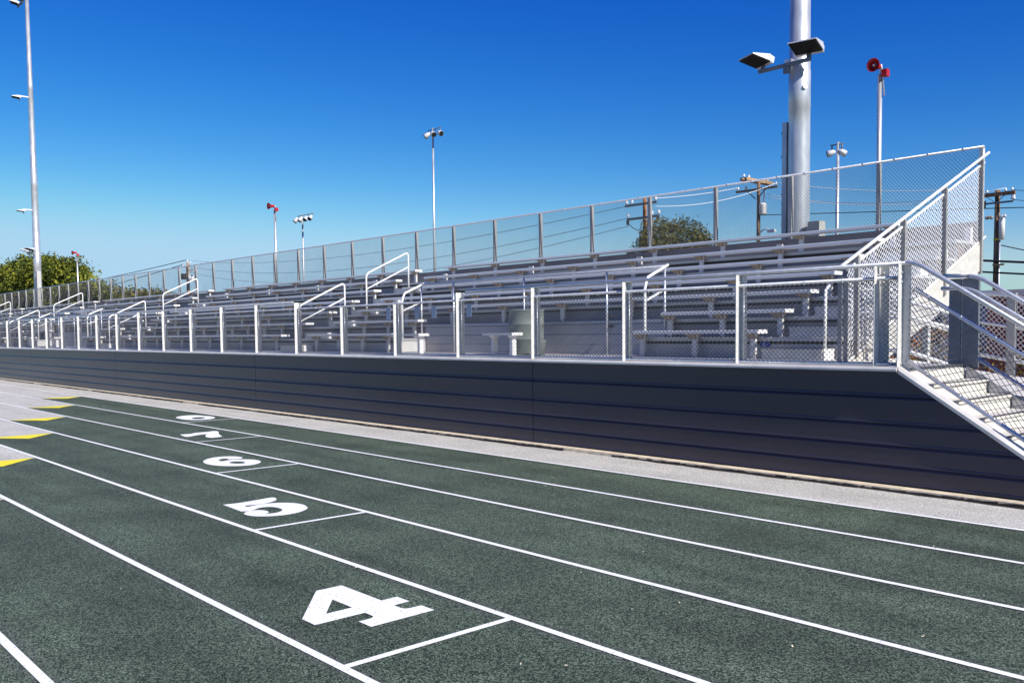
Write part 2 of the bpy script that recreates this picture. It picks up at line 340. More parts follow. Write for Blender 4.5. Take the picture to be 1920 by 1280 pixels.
numeral(soft([(-15.608,6.245),(-15.608,6.245),(-15.18,6.161),(-15.127,6.211),(-15.233,6.35),(-15.303,6.476),(-15.333,6.624),(-15.122,6.488),(-14.888,6.401),(-14.701,6.392),(-14.677,6.498),(-14.754,6.643),(-14.99,6.697),(-15.251,6.789),(-15.512,6.909),(-15.638,6.942),(-15.736,6.908),(-15.667,6.785),(-15.676,6.666),(-15.654,6.505),(-15.549,6.424)]))
numeral(soft([(-18.899,7.471),(-19.124,7.623),(-19.259,7.813),(-19.177,8.018),(-18.984,8.084),(-18.825,8.07),(-18.727,8.14),(-18.345,8.117),(-18.077,7.961),(-17.963,7.751),(-18.085,7.523),(-18.271,7.427),(-18.604,7.44)]),
        [soft([(-18.497,7.634),(-18.667,7.803),(-18.569,7.942),(-18.343,7.895),(-18.205,7.75),(-18.275,7.638)])])

# kerb of cast lengths with open joints
kb = MB(); x = XR
while x > XL:
    x1 = x-3.05
    n = 12; pts = [x1+.012+(x-x1-.012)*i/n for i in range(n+1)]
    fr = [9.315+random.uniform(-.006, .006) for _ in pts]
    for i in range(n):
        a, b = pts[i], pts[i+1]; ya, yb = fr[i], fr[i+1]
        kb.hull([(a, ya, -.05), (b, yb, -.05), (b, 9.56, -.05), (a, 9.56, -.05)], [(a, ya+.012, .044), (b, yb+.012, .044), (b, 9.56, .044), (a, 9.56, .044)])
    x = x1
struct(kb.build('kerb', M['concrete']))
dm = MB(); x = XL
while x < XR:
    x1 = x+random.uniform(.05, .18)
    wv = lambda q: 9.317 - max(0, .022+.02*math.sin(q*1.7)+.014*math.sin(q*7.3)+random.uniform(-.008, .008))
    if math.sin(x*.9)+.5*math.sin(x*2.3) > -1.1:
        dm.quad((x, wv(x), .008), (x1, wv(x1), .008), (x1, 9.33, .008), (x, 9.33, .008))
        dm.quad((x, 9.308, .008), (x1, 9.308, .008), (x1, 9.312, .034+random.uniform(-.012, .006)), (x, 9.312, .034+random.uniform(-.012, .006)))  # dark upright band, paints the shade of the kerb face along with the soil
    x = x1
tag(dm.build('debris_and_shade', M['dirt']), 'dark line of soil, leaf litter and painted kerb shade along the foot of the concrete kerb', 'dirt', kind='stuff')

lt = MB(); rl = random.Random(4)
for _ in range(170):
    x = -1.5-30*rl.random()**1.6; y = rl.uniform(.2, 9.3); a = rl.uniform(0, 3.14); L_ = rl.uniform(.01, .032); W_ = rl.uniform(.003, .007)
    if y > 8.9 or rl.random() < .8:
        c, q = math.cos(a), math.sin(a)
        lt.add([(x-c*L_/2, y-q*L_/2, .009), (x+q*W_, y-c*W_, .010), (x+c*L_/2, y+q*L_/2, .016), (x-q*W_, y+c*W_, .012)], [(0, 1, 2, 3)])
tag(lt.build('litter', M['straw']), 'tiny dry leaves and straw bits scattered over the track', 'litter', kind='stuff')

# ------------------------------------------------------------------ front wall of dark horizontal boards
WY = 9.49
wall = thing('panel_wall', 'long dark charcoal wall of horizontal metal boards under the bleacher walkway', 'wall', (0, WY, 0))
wall.location = (0, 0, 0)
WTOP, CORN = 1.27, -4.43
def xr(z): return CORN+(WTOP-z)/.645
zs = [WTOP, .999, .707, .475, .257, .062]
seams = [14, -10.08, -19.27, -28.49, -37.7, -46.9, -56.1, -65.3, -74.5, XL]
for i in range(5):
    zt, zb = zs[i], zs[i+1]
    prof = [(WY+.016, zt-.001), (WY+.014, zt-.006), (WY, zt-.034), (WY-.001, zb+.030), (WY-.006, zb+.010), (WY-.007, zb), (WY+.018, zb-.0005)]
    if i == 0: prof = [(WY+.018, zt), (WY, zt), (WY-.001, zb+.030), (WY-.006, zb+.010), (WY-.007, zb), (WY+.018, zb-.0005)]
    for j in range(len(seams)-1):
        xa, xb = seams[j+1]+.006, seams[j]-.006
        mb = MB()
        if j == 0: mb.prism(prof, xa, 0, lambda z: xr(z))
        else: mb.prism(prof, xa, xb)
        mb.build('board', M['panel'], wall)
MB().box(XL, CORN+.3, WY+.032, WY+.05, .05, 1.0).build('backing_strip', M['nosing'], wall)
cap = MB(); x = CORN
for xa, xb in zip([-6.2]+[s-1.83*.9 for s in seams[1:]], [CORN]+[-6.2]+[s-1.83*.9 for s in seams[1:-1]]):
    cap.prism([(WY-.044, WTOP-.006), (WY-.044, WTOP+.016), (WY-.012, WTOP+.046), (WY+.07, WTOP+.046), (WY+.07, WTOP+.030), (WY-.012, WTOP+.002), (WY-.012, WTOP-.006)], xa+.003, xb-.003)
cap.build('cap_rail', M['capm'], wall)
sc = MB(); pr = [(WY-.030, -.034), (WY-.030, .004), (WY-.002, .036), (WY+.055, .036), (WY+.055, -.034)]
sc.hull([(CORN+.01, y, WTOP+.008+h) for y, h in pr], [(xr(0)+.02, y, .008+h) for y, h in pr]); sc.build('sloped_cap', M['capm'], wall)

# ------------------------------------------------------------------ the bleacher
GX0, GX1 = -80.0, -6.36
TR, RI = .74, .315
DECK = 1.29
def floor_z(k): return DECK+RI*k
def seatY(k): return 11.70+TR*k
def riserY(k): return 11.95+TR*(k-1)
gs = thing('grandstand', 'long aluminium bleacher of seven bench rows rising behind the dark wall', 'bleacher')
aisles = [(-7.57-14.63*j-.0, -7.57-14.63*j+1.38) for j in range(6)]       # (left, right) of each aisle
bays = [(-17.05, -10.0), (-46.31, -39.26), (-75.57, -68.5)]
def cut(a, b, holes):
    out = [(a, b)]
    for h0, h1 in holes:
        nx = []
        for p, q in out:
            if h1 <= p or h0 >= q: nx.append((p, q)); continue
            if p < h0: nx.append((p, h0))
            if q > h1: nx.append((h1, q))
        out = nx
    return out
# deck planks with fine joints
dk = MB()
for i in range(9):
    y = WY+.03+i*.272; dk.box(GX0, GX1 if i > 5 else CORN, y, y+.262, DECK-.05, DECK)
dk.box(GX0, GX1, WY+.03+9*.272, 12.69, DECK-.05, DECK)
dk.build('deck', M['alu'], gs)
for k in range(1, 7):
    zt, zb = floor_z(k), floor_z(k-1)
    y0 = riserY(k); y1 = riserY(k+1) if k < 6 else 16.55
    hol = bays if k == 1 else []
    for a, b in cut(GX0, GX1, hol):
        f = MB(); f.prism([(y0-.035, zt-.006), (y0-.03, zt), (y1+.02, zt), (y1+.02, zt-.045), (y0-.012, zt-.045), (y0-.012, zt-.05), (y0-.035, zt-.05)], a, b)
        f.prism([(y0-.037, zt-.052), (y0-.037, zt-.056), (y0-.01, zt-.058), (y0-.01, zt-.05)], a+.001, b-.001)
        f.build('foot_board', M['alu'], gs)
        r = MB()
        r.prism([(y0, zb+.0), (y0, zt-.10), (y0+.012, zt-.098), (y0+.012, zb)], a, b)
        for q in (.30, .62): r.prism([(y0-.004, zb+.0+q*.22), (y0-.004, zb+.006+q*.22), (y0+.001, zb+.008+q*.22), (y0+.001, zb-.002+q*.22)], a+.002, b-.002)
        r.build('riser', M['lit_siding'] if k == 1 else M['riser'], gs)
        MB().box(a, b, y0+.03, y0+.036, zt-.16, zt-.052).build('gap_shade_strip', M['nosing'], gs)  # added dark strip, stands in for the shade behind the riser gap
rb = MB(); rb.prism([(16.54, floor_z(6)+.0), (16.54, 3.51), (16.53, 3.525), (16.53, 3.54), (16.575, 3.54), (16.575, 3.525), (16.552, 3.51), (16.552, floor_z(6))], GX0, GX1)
rb.build('rear_panel', M['riser'], gs)
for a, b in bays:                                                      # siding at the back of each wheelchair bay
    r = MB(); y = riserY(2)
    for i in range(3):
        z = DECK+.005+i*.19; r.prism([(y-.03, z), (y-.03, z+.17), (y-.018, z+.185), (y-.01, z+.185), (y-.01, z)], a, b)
    r.build('bay_siding', M['lit_siding'], gs)
    for xx, s in ((a, 1), (b, -1)):
        MB().box(xx-.004, xx+.006, 11.97, 12.66, DECK+.01, floor_z(1)-.06).build('bay_end_panel', M['post'], gs)
# seats
def seat_mesh(a, b):
    s = MB(); s.prism([(0, .004), (.006, 0), (.012, -.004+.045-.041), (.012, .0), (.244, 0), (.25, .006), (.25, .04), (.243, .045), (.010, .045), (.0, .036)], a, b)
    return s
for k in range(7):
    hol = list(aisles)+(bays if k < 2 else [])
    for a, b in cut(GX0, -7.5, hol):
        if b-a < .3: continue
        zt = floor_z(k)+.43
        s = MB()
        s.prism([(0, -.008), (.03, -.006), (.22, -.006), (.25, -.008), (.25, .036), (.242, .043), (.012, .043), (0, .036)], a+.02, b-.04)
        s.build('bench_seat', M['seat'], gs, (0, seatY(k), zt-.043))
        MB().box(b-.04, b-.005, -.003, .253, -.012, .046).build('end_cap', M['white'], gs, (0, seatY(k), zt-.043))
# brackets: a channel leg with a tapered gusset under the seat
bm = MB()
bm.box(-.045, .045, .10, .112, -.385, -.055); bm.box(.033, .045, .112, .15, -.36, -.055); bm.box(-.045, -.033, .112, .15, -.36, -.055)
bm.add([(-.035,.10,-.385),(.045,.10,-.385),(.045,.112,-.385),(-.035,.112,-.385),(.0,.10,-.42),(.045,.10,-.425),(.045,.112,-.425),(.0,.112,-.42)], [(0,1,5,4),(1,2,6,5),(2,3,7,6),(3,0,4,7),(4,5,6,7)])
g0 = len(bm.f)
bm.hull([(-.05,.015,-.052), (-.04,.015,-.052), (-.04,.24,-.052), (-.05,.24,-.052)], [(-.05,.085,-.14), (-.04,.085,-.14), (-.04,.17,-.14), (-.05,.17,-.14)])
bm.hull([(.03,.015,-.052), (.04,.015,-.052), (.04,.24,-.052), (.03,.24,-.052)], [(.03,.085,-.14), (.04,.085,-.14), (.04,.17,-.14), (.03,.17,-.14)])
bm.hull([(-.15,.02,-.051), (.045,.02,-.051), (.045,.06,-.051), (-.15,.06,-.051)], [(-.07,.08,-.13), (.045,.08,-.13), (.045,.098,-.13), (-.07,.098,-.13)])
g1 = len(bm.f)
for zz in (-.15, -.21): bm.box(-.018, -.004, .096, .1, zz, zz-.012) ; bm.box(.012, .024, .096, .1, zz, zz-.012)
proto = None; spots = []
for k in range(7):
    hol = [(a-.08, b+.08) for a, b in list(aisles)+(bays if k < 2 else [])]
    step = 1.07 if k < 2 else 1.829                                   # the two front rows stand on closer legs
    for i in range(70):
        x = -7.73-step*i
        if x < GX0: break
        if x < -7.6 and not any(a < x < b for a, b in hol): spots.append((x, seatY(k), floor_z(k)+.43))
    for a, b in list(aisles)[1:]+(bays if k < 2 else []):             # extra legs at the row ends
        for x in (a-.16, b+.16):
            if x > GX0 and x < -7.6 and not any(abs(x-s[0]) < .35 and abs(s[1]-seatY(k)) < .1 for s in spots): spots.append((x, seatY(k), floor_z(k)+.43))
spots.sort(key=lambda p: p[0]**2+p[1]**2)
for p in spots[:100]:
    if proto is None: proto = bm.build('seat_bracket', M['post'], gs, p, M['bracket'], (g0, g1, len(bm.f)))
    else:
        c = proto.copy(); COL.objects.link(c); c.parent = gs; c.location = p
rest = MB()
for p in spots[100:]: rest.add([(v[0]+p[0], v[1]+p[1], v[2]+p[2]) for v in bm.v], bm.f)
rest.build('seat_bracket', M['post'], gs, None, M['bracket'], (g0, g1, len(bm.f)))['kind'] = 'stuff'
# aisle half steps
for j, (a, b) in enumerate(aisles):
    for k in range(1, 7):
        s = MB(); y = riserY(k); zb = floor_z(k-1); xa, xb = a+.06, b-.12
        if j == 0: xa, xb = a+.1, -6.5
        s.box(xa, xb, y-.33, y-.015, zb+.125, zb+.155)
        s.box(xa+.01, xb-.01, y-.318, y-.31, zb+.005, zb+.125)
        o = s.build('aisle_step', M['tread'], gs)
        s = MB(); s.box(xb-.01, xb+.02, y-.30, y-.03, zb+.002, zb+.154); s.build('step_end', M['white'], gs)
        MB().box(xa-.005, xb+.005, y-.338, y-.27, zb+.1555, zb+.162).build('step_nosing', M['nosing'], gs)
# right end stringer, sloping steel legs and rear frames
LN = lambda y: 2.59+.428*(y-11.787)                                  # height of the side top rail
st = MB()
st.hull([(GX1-.02, 12.0, LN(12.0)-1.92), (GX1+.05, 12.0, LN(12.0)-1.92), (GX1+.05, 12.0, LN(12.0)-1.47), (GX1-.02, 12.0, LN(12.0)-1.47)],
        [(GX1-.02, 16.5, LN(16.5)-1.92), (GX1+.05, 16.5, LN(16.5)-1.92), (GX1+.05, 16.62, LN(16.62)-1.47), (GX1-.02, 16.62, LN(16.62)-1.47)])
st.build('end_stringer', M['tread'], gs)
sp = MB(); sp.beam((GX1, 11.95, .95), (GX1, 16.5, 2.62), .06, .20); sp.build('lower_stringer', M['post'], gs)
for xx in [GX1-.1-3.66*i for i in range(20)]:
    for yy in (12.9, 14.8, 16.4):
        MB().box(xx-.05, xx+.05, yy-.05, yy+.05, -.05, floor_z(int((yy-11.21)/TR))-.06).build('support_column', M['post'], gs)

# ------------------------------------------------------------------ front fence on the wall
ff = thing('front_fence', 'galvanized chain link guard fence along the front walkway on top of the dark wall', 'fence')
def l_post(x, y, z0, z1, wf=.105, fl=.075, t=.008):
    """angle post: a web facing +X that runs back, and a flange facing the field"""
    p = MB(); p.box(x-t, x, y-.012, y+wf-.012-t, z0, z1); p.box(x-t, x+fl, y+wf-.012-t+.0005, y+wf-.012, z0, z1)
    for zz in (z1-.07, z1-.17, z0+.12):
        p.lathe((x+.035, y+wf-.02, zz), (0, -1, 0), [(0, .012), (.008, .011), (.010, .006)], 6)
        p.lathe((x, y+.06, zz-.02), (1, 0, 0), [(0, .011), (.008, .010), (.014, .006)], 6)
    return p
gaps = [(-17.60, -11.75), (-46.86, -41.01), (-76.1, -70.3)]
px = [-4.70]+[-6.444-1.8235*i for i in range(32)]
for x in px:
    low = any(a+.4 < x < b-.4 for a, b in gaps)
    l_post(x, WY, WTOP+.04, 2.243 if low else 2.388, *((.15, .10) if x == px[0] else (.115, .08))).build('post', M['post'], ff)
cp = l_post(CORN-.005, WY-.004, WTOP-.02, 2.40, .115, .085); cp.build('corner_post', M['post'], ff)
FXL = px[-1]
RY = WY+.075
for a, b in cut(FXL, CORN+.03, gaps):
    MB().tube([(a, RY, 2.405), (b, RY, 2.405)], .024, 10).build('top_rail', M['pipe'], ff)
def tied(a, b, z, r, step=.46):
    mb = MB().tube([(a, RY-.01, z), (b, RY-.01, z)], r, 10); x = b-.2
    while x > a:
        mb.tube([(x, RY-.01-r*1.15, z-.03), (x-.006, RY-.012-r*1.2, z+r*.4), (x-.01, RY-.01, z+r*1.25), (x-.02, RY-.01+r*1.1, z)], .004, 4); x -= step
    return mb
tied(FXL, CORN-.0, 2.256, .021).build('mesh_rail', M['pipe'], ff)
tied(FXL, CORN-.0, 1.338, .019).build('bottom_rail', M['pipe'], ff)
for i in range(len(px)-1):
    a, b = px[i+1], px[i]
    link_mesh((a+.07, RY-.03, 1.345), (b-a-.075, 0, 0), (0, 0, .90), 28, 16, 'chain_link', ff, .0036 if i < 9 else .0024)
    if i < 16:
        MB().tube([(a+.075, RY-.03, 1.345), (a+.075, RY-.03, 2.25)], .005, 5).build('tension_bar', M['pipe'], ff)
link_mesh((px[0]+.07, RY-.03, 1.345), (CORN-px[0]-.075, 0, 0), (0, 0, .90), 3, 16, 'chain_link', ff, .0038)

# ------------------------------------------------------------------ end stair going down to the right
stair = thing('stair', 'pale metal stair with black nosings going down beside the end of the dark wall', 'stairs')
for k in range(1, 9):
    xa, xb = CORN+.03+.2555*(k-1), CORN+.03+.2555*k; z = DECK-.1625*k
    if z < .0: break
    MB().box(xa-.002, xb+.03, WY+.075, 11.12, z-.03, z).build('tread', M['tread'], stair)
    MB().box(xa-.004, xa+.006, WY+.08, 11.11, z+.001, z+.128).build('riser', M['tread'], stair)
    MB().box(xb-.012, xb+.034, WY+.077, 11.118, z+.001, z+.006).build('nosing', M['nosing'], stair)
    MB().hull([(xa+.02, 11.122, z+.0), (xb+.02, 11.122, z), (xa+.02, 11.122, z+.15)], [(xa+.02, 11.13, z+.0), (xb+.02, 11.13, z), (xa+.02, 11.13, z+.15)]).build('side_gusset', M['alu'], stair)
MB().box(CORN-.02, CORN+.036, WY+.072, 11.118, DECK+.001, DECK+.006).build('nosing', M['nosing'], stair)
for yy in (WY+.062, 11.15):
    MB().beam((CORN, yy, DECK-.12), (xr(0)+.0, yy, -.02), .016, .2).build('stringer', M['post'], stair)
def sloped(y, name, label):
    t = thing(name, label, 'railing')
    x0 = CORN+.07; s = -.645
    def z(x, h): return DECK+h+s*(x-x0)
    return t, x0, z
t1, x0, zf = sloped(RY, 'stair_railing', 'near railing of the end stair, chain link between sloping pipes')
XE = -2.35
MB().tube([(CORN-.02, RY, 2.405)]+arc((x0+.07, RY, 2.405), (CORN-.02, RY, 2.405), (XE, RY, zf(XE, 1.16)), .09)+[(XE, RY, zf(XE, 1.16))], .024, 10).build('top_rail', M['pipe'], t1)
mr_ = MB().tube([(x0+.06, RY, zf(x0+.06, .88)), (XE, RY, zf(XE, .88))], .021, 10)
lr_ = MB().tube([(x0, RY, zf(x0, .075)), (XE, RY, zf(XE, .075))], .021, 10)
for q in range(6):
    xx = x0+.2+.33*q
    mr_.lathe((xx, RY, zf(xx, .88)), (1, 0, -.645), [(0, .024), (.012, .024)], 8); lr_.lathe((xx, RY, zf(xx, .075)), (1, 0, -.645), [(0, .024), (.012, .024)], 8)
mr_.build('mid_rail', M['pipe'], t1); lr_.build('bottom_rail', M['pipe'], t1)
link_mesh((x0, RY, zf(x0, .08)), (XE-x0, 0, -.645*(XE-x0)), (0, 0, .80), 24, 11, 'chain_link', t1, .0036)
l_post(-2.75, WY, .12, 1.29).build('post', M['post'], t1)
t2 = thing('stair_railing', 'far railing of the end stair with twin bent pipes on two wide posts', 'railing')
YF = 11.17
def zf2(x, h): return DECK+h-.645*(x+4.26)
MB().tube([(-4.66, YF-.04, 2.335), (-4.35, YF-.04, 2.325)]+arc((-4.27, YF-.04, 2.315), (-4.66, YF-.04, 2.33), (-3, YF-.04, 2.315-.645*1.27), .12)+[(-2.3, YF-.04, 2.315-.645*1.97)], .026, 10).build('top_rail', M['pipe'], t2)
MB().tube([(-4.66, YF-.10, 2.185), (-4.42, YF-.10, 2.18)]+arc((-4.33, YF-.10, 2.175), (-4.6, YF-.1, 2.18), (-3, YF-.1, 2.175-.645*1.33), .12)+[(-2.3, YF-.10, 2.175-.645*2.03)], .024, 10).build('mid_rail', M['pipe'], t2)
MB().tube([(-4.25, YF-.05, 1.36), (-2.3, YF-.05, 1.36-.645*1.95)], .024, 10).build('bottom_rail', M['pipe'], t2)
for a, b, y in ((-4.61, -4.475, YF), (-4.455, -4.275, YF)):
    p = MB(); p.box(a, b, y, y+.008, 1.25, 2.30); p.box(a, a+.008, y+.009, y+.05, 1.25, 2.30); p.box(b-.008, b, y+.009, y+.05, 1.25, 2.30); p.build('wide_post', M['arm'], t2)
MB().tube([(-4.465, YF+.02, 1.3+i*.04+(.008 if i % 2 else -.008)) for i in range(26)], .007, 5).build('gate_chain', M['white'], t2)
l_post(-3.3, YF, .4, 1.75, .09, .07).build('post', M['arm'], t2)
# ------------------------------------------------------------------ ramp behind the stair
ramp = thing('ramp', 'pale metal access ramp sloping down behind the end stair', 'ramp')
MB().hull([(-6.3, 11.28, 1.19), (3, 11.28, -.10), (3, 13.55, -.10), (-6.3, 13.55, 1.19)], [(-6.3, 11.28, 1.275), (3, 11.28, -.01), (3, 13.55, -.01), (-6.3, 13.55, 1.275)]).build('ramp_deck', M['tread'], ramp)
t3 = thing('ramp_fence', 'white lit chain link fence with looped pipe ends just behind the corner post', 'fence')
Y3 = 12.5
def z3(x): return 0 if x < -5.75 else -.29*(x+5.75)
for h, r in ((1.41, .03), (2.09, .022), (1.86, .022)):
    MB().tube([(-6.5, Y3, h), (-5.75, Y3, h), (-5.02, Y3, h+z3(-5.02))], r, 8).build('rail', M['white'], t3)
MB().tube([(-5.9, Y3-.1, 2.26)]+arc((-6.48, Y3-.1, 2.26), (-5.9, Y3-.1, 2.26), (-6.48, Y3-.1, 1.94), .08)+arc((-6.48, Y3-.1, 1.94), (-6.48, Y3-.1, 2.26), (-5.9, Y3-.1, 1.94), .08)+[(-5.9, Y3-.1, 1.94), (-5.02, Y3-.1, 1.70)], .022, 8).build('loop_rail', M['white'], t3)
link_mesh((-6.5, Y3, 1.43), (.75, 0, 0), (0, 0, .72), 11, 11, 'chain_link', t3, .0046, wm='wire_sunlit')
link_mesh((-5.75, Y3, 1.43), (.73, 0, -.21), (0, 0, .72), 11, 11, 'chain_link', t3, .0046, wm='wire_sunlit')
for x in (-6.5, -5.75, -5.0): MB().box(x-.03, x+.03, Y3-.03, Y3+.03, 1.0, 2.12+z3(x)).build('post', M['post'], t3)
t4 = thing('ramp_fence', 'white lit chain link fence running down to the right behind the wide stair posts', 'fence')
Y4 = 13.5
def z4(x): return -.186*(x+5.15)
for h, r in ((1.345, .03), (2.22, .022), (1.8, .02)):
    MB().tube([(-5.2, Y4, h+z4(-5.2)), (-2.0, Y4, h+z4(-2.0))], r, 8).build('rail', M['white'], t4)
link_mesh((-5.2, Y4, 1.36), (3.2, 0, -.186*3.2), (0, 0, .88), 46, 12, 'chain_link', t4, .0046, wm='wire_sunlit')
for x in (-4.72, -3.2): MB().box(x-.06, x+.05, Y4-.04, Y4+.04, .6, 2.27+z4(x)).build('post', M['galv'], t4)

# ------------------------------------------------------------------ side guard of the bleacher
sg = thing('side_guard', 'tall sloping chain link guard closing the right end of the bleacher', 'fence')
SX = GX1+.02
MB().tube([(SX+.04, 11.7, LN(11.7)), (SX+.04, 16.78, LN(16.78))], .026, 10).build('top_rail', M['white'], sg)
MB().tube([(SX, 12.0, LN(12.0)-.14), (SX, 16.7, LN(16.7)-.14)], .022, 10).build('mesh_rail', M['white'], sg)
MB().tube([(SX, 12.0, LN(12.0)-1.44), (SX, 16.8, LN(16.8)-1.44)], .022, 10).build('bottom_rail', M['white'], sg)
link_mesh((SX-.005, 12.0, LN(12.0)-1.43), (0, 4.55, .428*4.55), (0, 0, 1.28), 44, 17, 'chain_link', sg, .0036, wm='wire_sunlit')
for y, zb in ((16.50, -1.97), (15.06, -1.75), (13.62, -1.75), (12.20, -1.45)):
    p = MB(); p.box(SX-.02, SX+.06, y-.004, y+.004, LN(y)+zb, LN(y)-.02); p.box(SX+.052, SX+.06, y+.004, y+.05, LN(y)+zb, LN(y)-.02); p.build('post', M['galv'], sg)
MB().tube([(-6.6, 11.88, DECK), (-6.6, 11.88, 2.26), (-6.6, 11.98, 2.33)], .024, 8).build('pipe_post', M['white'], sg)
for x, y in ((-6.02, 11.21), (-5.95, 11.24)):
    MB().box(x-.035, x+.025, y, y+.01, DECK, 2.40).build('front_post', M['galv'], sg)

# ------------------------------------------------------------------ rear fence
rf = thing('rear_fence', 'tall galvanized chain link fence along the top of the bleacher against the sky', 'fence')
RFY = 16.62
rx = [GX1-1.829*i for i in range(39)]
for i, x in enumerate(rx):
    p = MB(); p.box(x-.03, x+.03, RFY-.012, RFY-.004, 2.82, 4.80); p.box(x+.023, x+.03, RFY-.004, RFY+.075, 2.82, 4.80)
    p.build('post', M['galv'] if i else M['post'], rf)
tr = MB().tube([(rx[-1], RFY-.03, 4.81), (rx[0]+.06, RFY-.03, 4.81)], .022, 8); x = rx[0]-.3
while x > -55:
    tr.lathe((x, RFY-.03, 4.81), (1, 0, 0), [(0, .03), (.03, .03)], 8); x -= .457*1.33
tr.build('top_rail', M['pipe'], rf)
MB().tube([(rx[-1], RFY-.03, 3.25), (rx[0], RFY-.03, 3.25)], .018, 8).build('bottom_rail', M['pipe'], rf)
for i in range(len(rx)-1):
    link_mesh((rx[i+1], RFY+.088, 3.24), (1.829, 0, 0), (0, 0, 1.56), 28, 22, 'chain_link', rf, .0036 if i < 8 else (.0028 if i < 14 else .0020))

# ------------------------------------------------------------------ aisle handrails
def handrail(x, y0, y1, zf0, zf1, ztop0, label):
    t = thing('aisle_handrail', label, 'handrail', (x, y0, zf0), 0, 'bent pipe handrails in the bleacher aisles')
    dy = y1-y0; s = .425; z0 = ztop0-zf0; z1 = z0+s*dy
    A, B, C_, D = (0, 0, 0), (0, 0, z0), (0, dy, z1+.06), (0, dy, zf1-zf0)
    MB().tube([A]+arc(B, A, C_, .12)+arc(C_, B, D, .13)+[D], .024, 8).build('bent_pipe', M['white'], t)
    MB().tube([(0, 0, z0-.42), (0, dy, z1-.36)], .021, 8).build('mid_rail', M['white'], t)
    for y, z in ((0, 0), (dy, zf1-zf0)):
        MB().box(-.05, .05, y-.07, y+.05, z, z+.09).build('base_bracket', M['white'], t)
    return t
ord_ = ['nearest aisle, left of the wheelchair bay', 'middle aisle between two long blocks of benches', 'third aisle, in front of the far floodlight pole', 'farthest aisle at the left edge']
for j in range(1, 5):
    xx = -21.5-14.63*(j-1)
    handrail(xx, 11.86, 13.25, floor_z(0), floor_z(2), 2.46, 'lower white bent-pipe handrail in the '+ord_[j-1])
    handrail(xx, 13.95, 15.38, floor_z(3), floor_z(5), 3.37, 'upper white bent-pipe handrail in the '+ord_[j-1])
# guard rails round the wheelchair bays
def bay_guard(a, b, label):
    t = thing('bay_guard_rail', label, 'railing', (b, 12.6, DECK), 0, 'pipe guard rails behind the wheelchair bays')
    L_ = b-a
    MB().tube([(-L_, 0, 1.545), (0, 0, 1.545)], .024, 8).build('top_rail', M['pipe'], t)
    for q in (0, 1.35, 3.6, 5.9, L_):
        MB().tube([(-q, 0, 0), (-q, 0, 1.53)], .021, 8).build('post', M['pipe'], t)
    for q in (0, -L_):
        MB().tube([(q+.02, -.56, 0), (q+.02, -.56, 1.15)]+[Vector((q+.02, -.56, 1.15)).lerp(Vector((q+.02, -.50, 1.33)), .6), (q+.02, -.48, 1.34), (q+.02, .06, 1.57)], .026, 8).build('end_handrail', M['white'], t)
        MB().tube([(q+.02, -.56, .93), (q+.02, -.06, 1.13)], .021, 8).build('end_mid_rail', M['white'], t)
    for q in (1.35, 3.6, 5.9):
        for zz in (.50, .68): MB().box(-q-.03, -q+.10, .02, .09, zz, zz+.04).build('clamp', M['nosing'], t)
bay_guard(-17.12, -10.02, 'pipe guard rail behind the near wheelchair bay with the two trash barrels')
bay_guard(-46.38, -39.28, 'pipe guard rail behind the far wheelchair bay with the labelled grey barrel')
# companion benches in the bays
def comp(x, y, label, wd=.85):
    t = thing('companion_bench', label, 'bench', (x, y, DECK), 0, 'short companion benches in the wheelchair bays')
    MB().box(-wd, 0, 0, .27, .375, .42).build('seat', M['seat'], t)
    MB().box(.002, .012, -.003, .273, .37, .425).build('end_cap', M['white'], t)
    for q in (-.12, -wd+.2):
        g = MB(); g.hull([(q-.045, .03, .374), (q+.045, .03, .374), (q+.045, .24, .374), (q-.045, .24, .374)], [(q-.045, .1, .31), (q+.045, .1, .31), (q+.045, .17, .31), (q-.045, .17, .31)])
        g.box(q-.04, q+.04, .09, .10, 0, .309); g.box(q+.033, q+.04, .101, .19, 0, .309); g.build('leg', M['white'], t)
comp(-15.55, 11.35, 'short bench at the left side of the near wheelchair bay', 1.2)
comp(-12.62, 11.35, 'short bench just left of the green-grey trash barrel')
comp(-41.4, 11.35, 'short bench at the right side of the far wheelchair bay')
comp(-45.0, 11.35, 'short bench at the left side of the far wheelchair bay')
# barrels
def barrel(x, y, r, h, m_, label, lid=False, tagm=None):
    t = thing('trash_barrel', label, 'barrel', (x, y, DECK), 0, 'trash barrels on the walkway')
    MB().lathe((0, 0, .0), (0, 0, 1), [(0, r*.93), (.02, r*.96), (h*.33, r*.98), (h*.34, r*1.01), (h*.36, r*.98), (h*.66, r), (h*.67, r*1.03), (h*.69, r), (h-.03, r*1.0), (h-.02, r*1.04), (h, r*1.04), (h, r*.97), (h-.25, r*.93)], 28).build('body', m_, t)
    if tagm: MB().add([(r*math.cos(a)*1.012, r*math.sin(a)*1.012, z) for a in [math.radians(-62+8*i) for i in range(6)] for z in (h*.42, h*.56)], [(2*i, 2*i+2, 2*i+3, 2*i+1) for i in range(5)]).build('label_plate', tagm, t)
    return t
barrel(-12.93, 12.02, .34, .86, M['bin'], 'tall green-grey trash barrel standing in the near wheelchair bay')
b3 = barrel(-48.3, 12.9, .42, 1.12, M['bin3'], 'grey trash barrel with a small dark label in the far bay', tagm=M['nosing'])
MB().lathe((0, 0, .0), (0, 0, 1), [(0, .40), (.02, .5), (.07, .53), (.075, .50)], 24).build('base_dish', M['white'], b3)
t = thing('small_bin', 'small pale green bin at the foot of the green-grey barrel', 'bin', (-12.25, 11.7, DECK))
MB().lathe((0, 0, 0), (0, 0, 1), [(0, .10), (.26, .13), (.27, .14), (.28, .14), (.28, .12), (.05, .09)], 18).build('body', M['bin'], t)
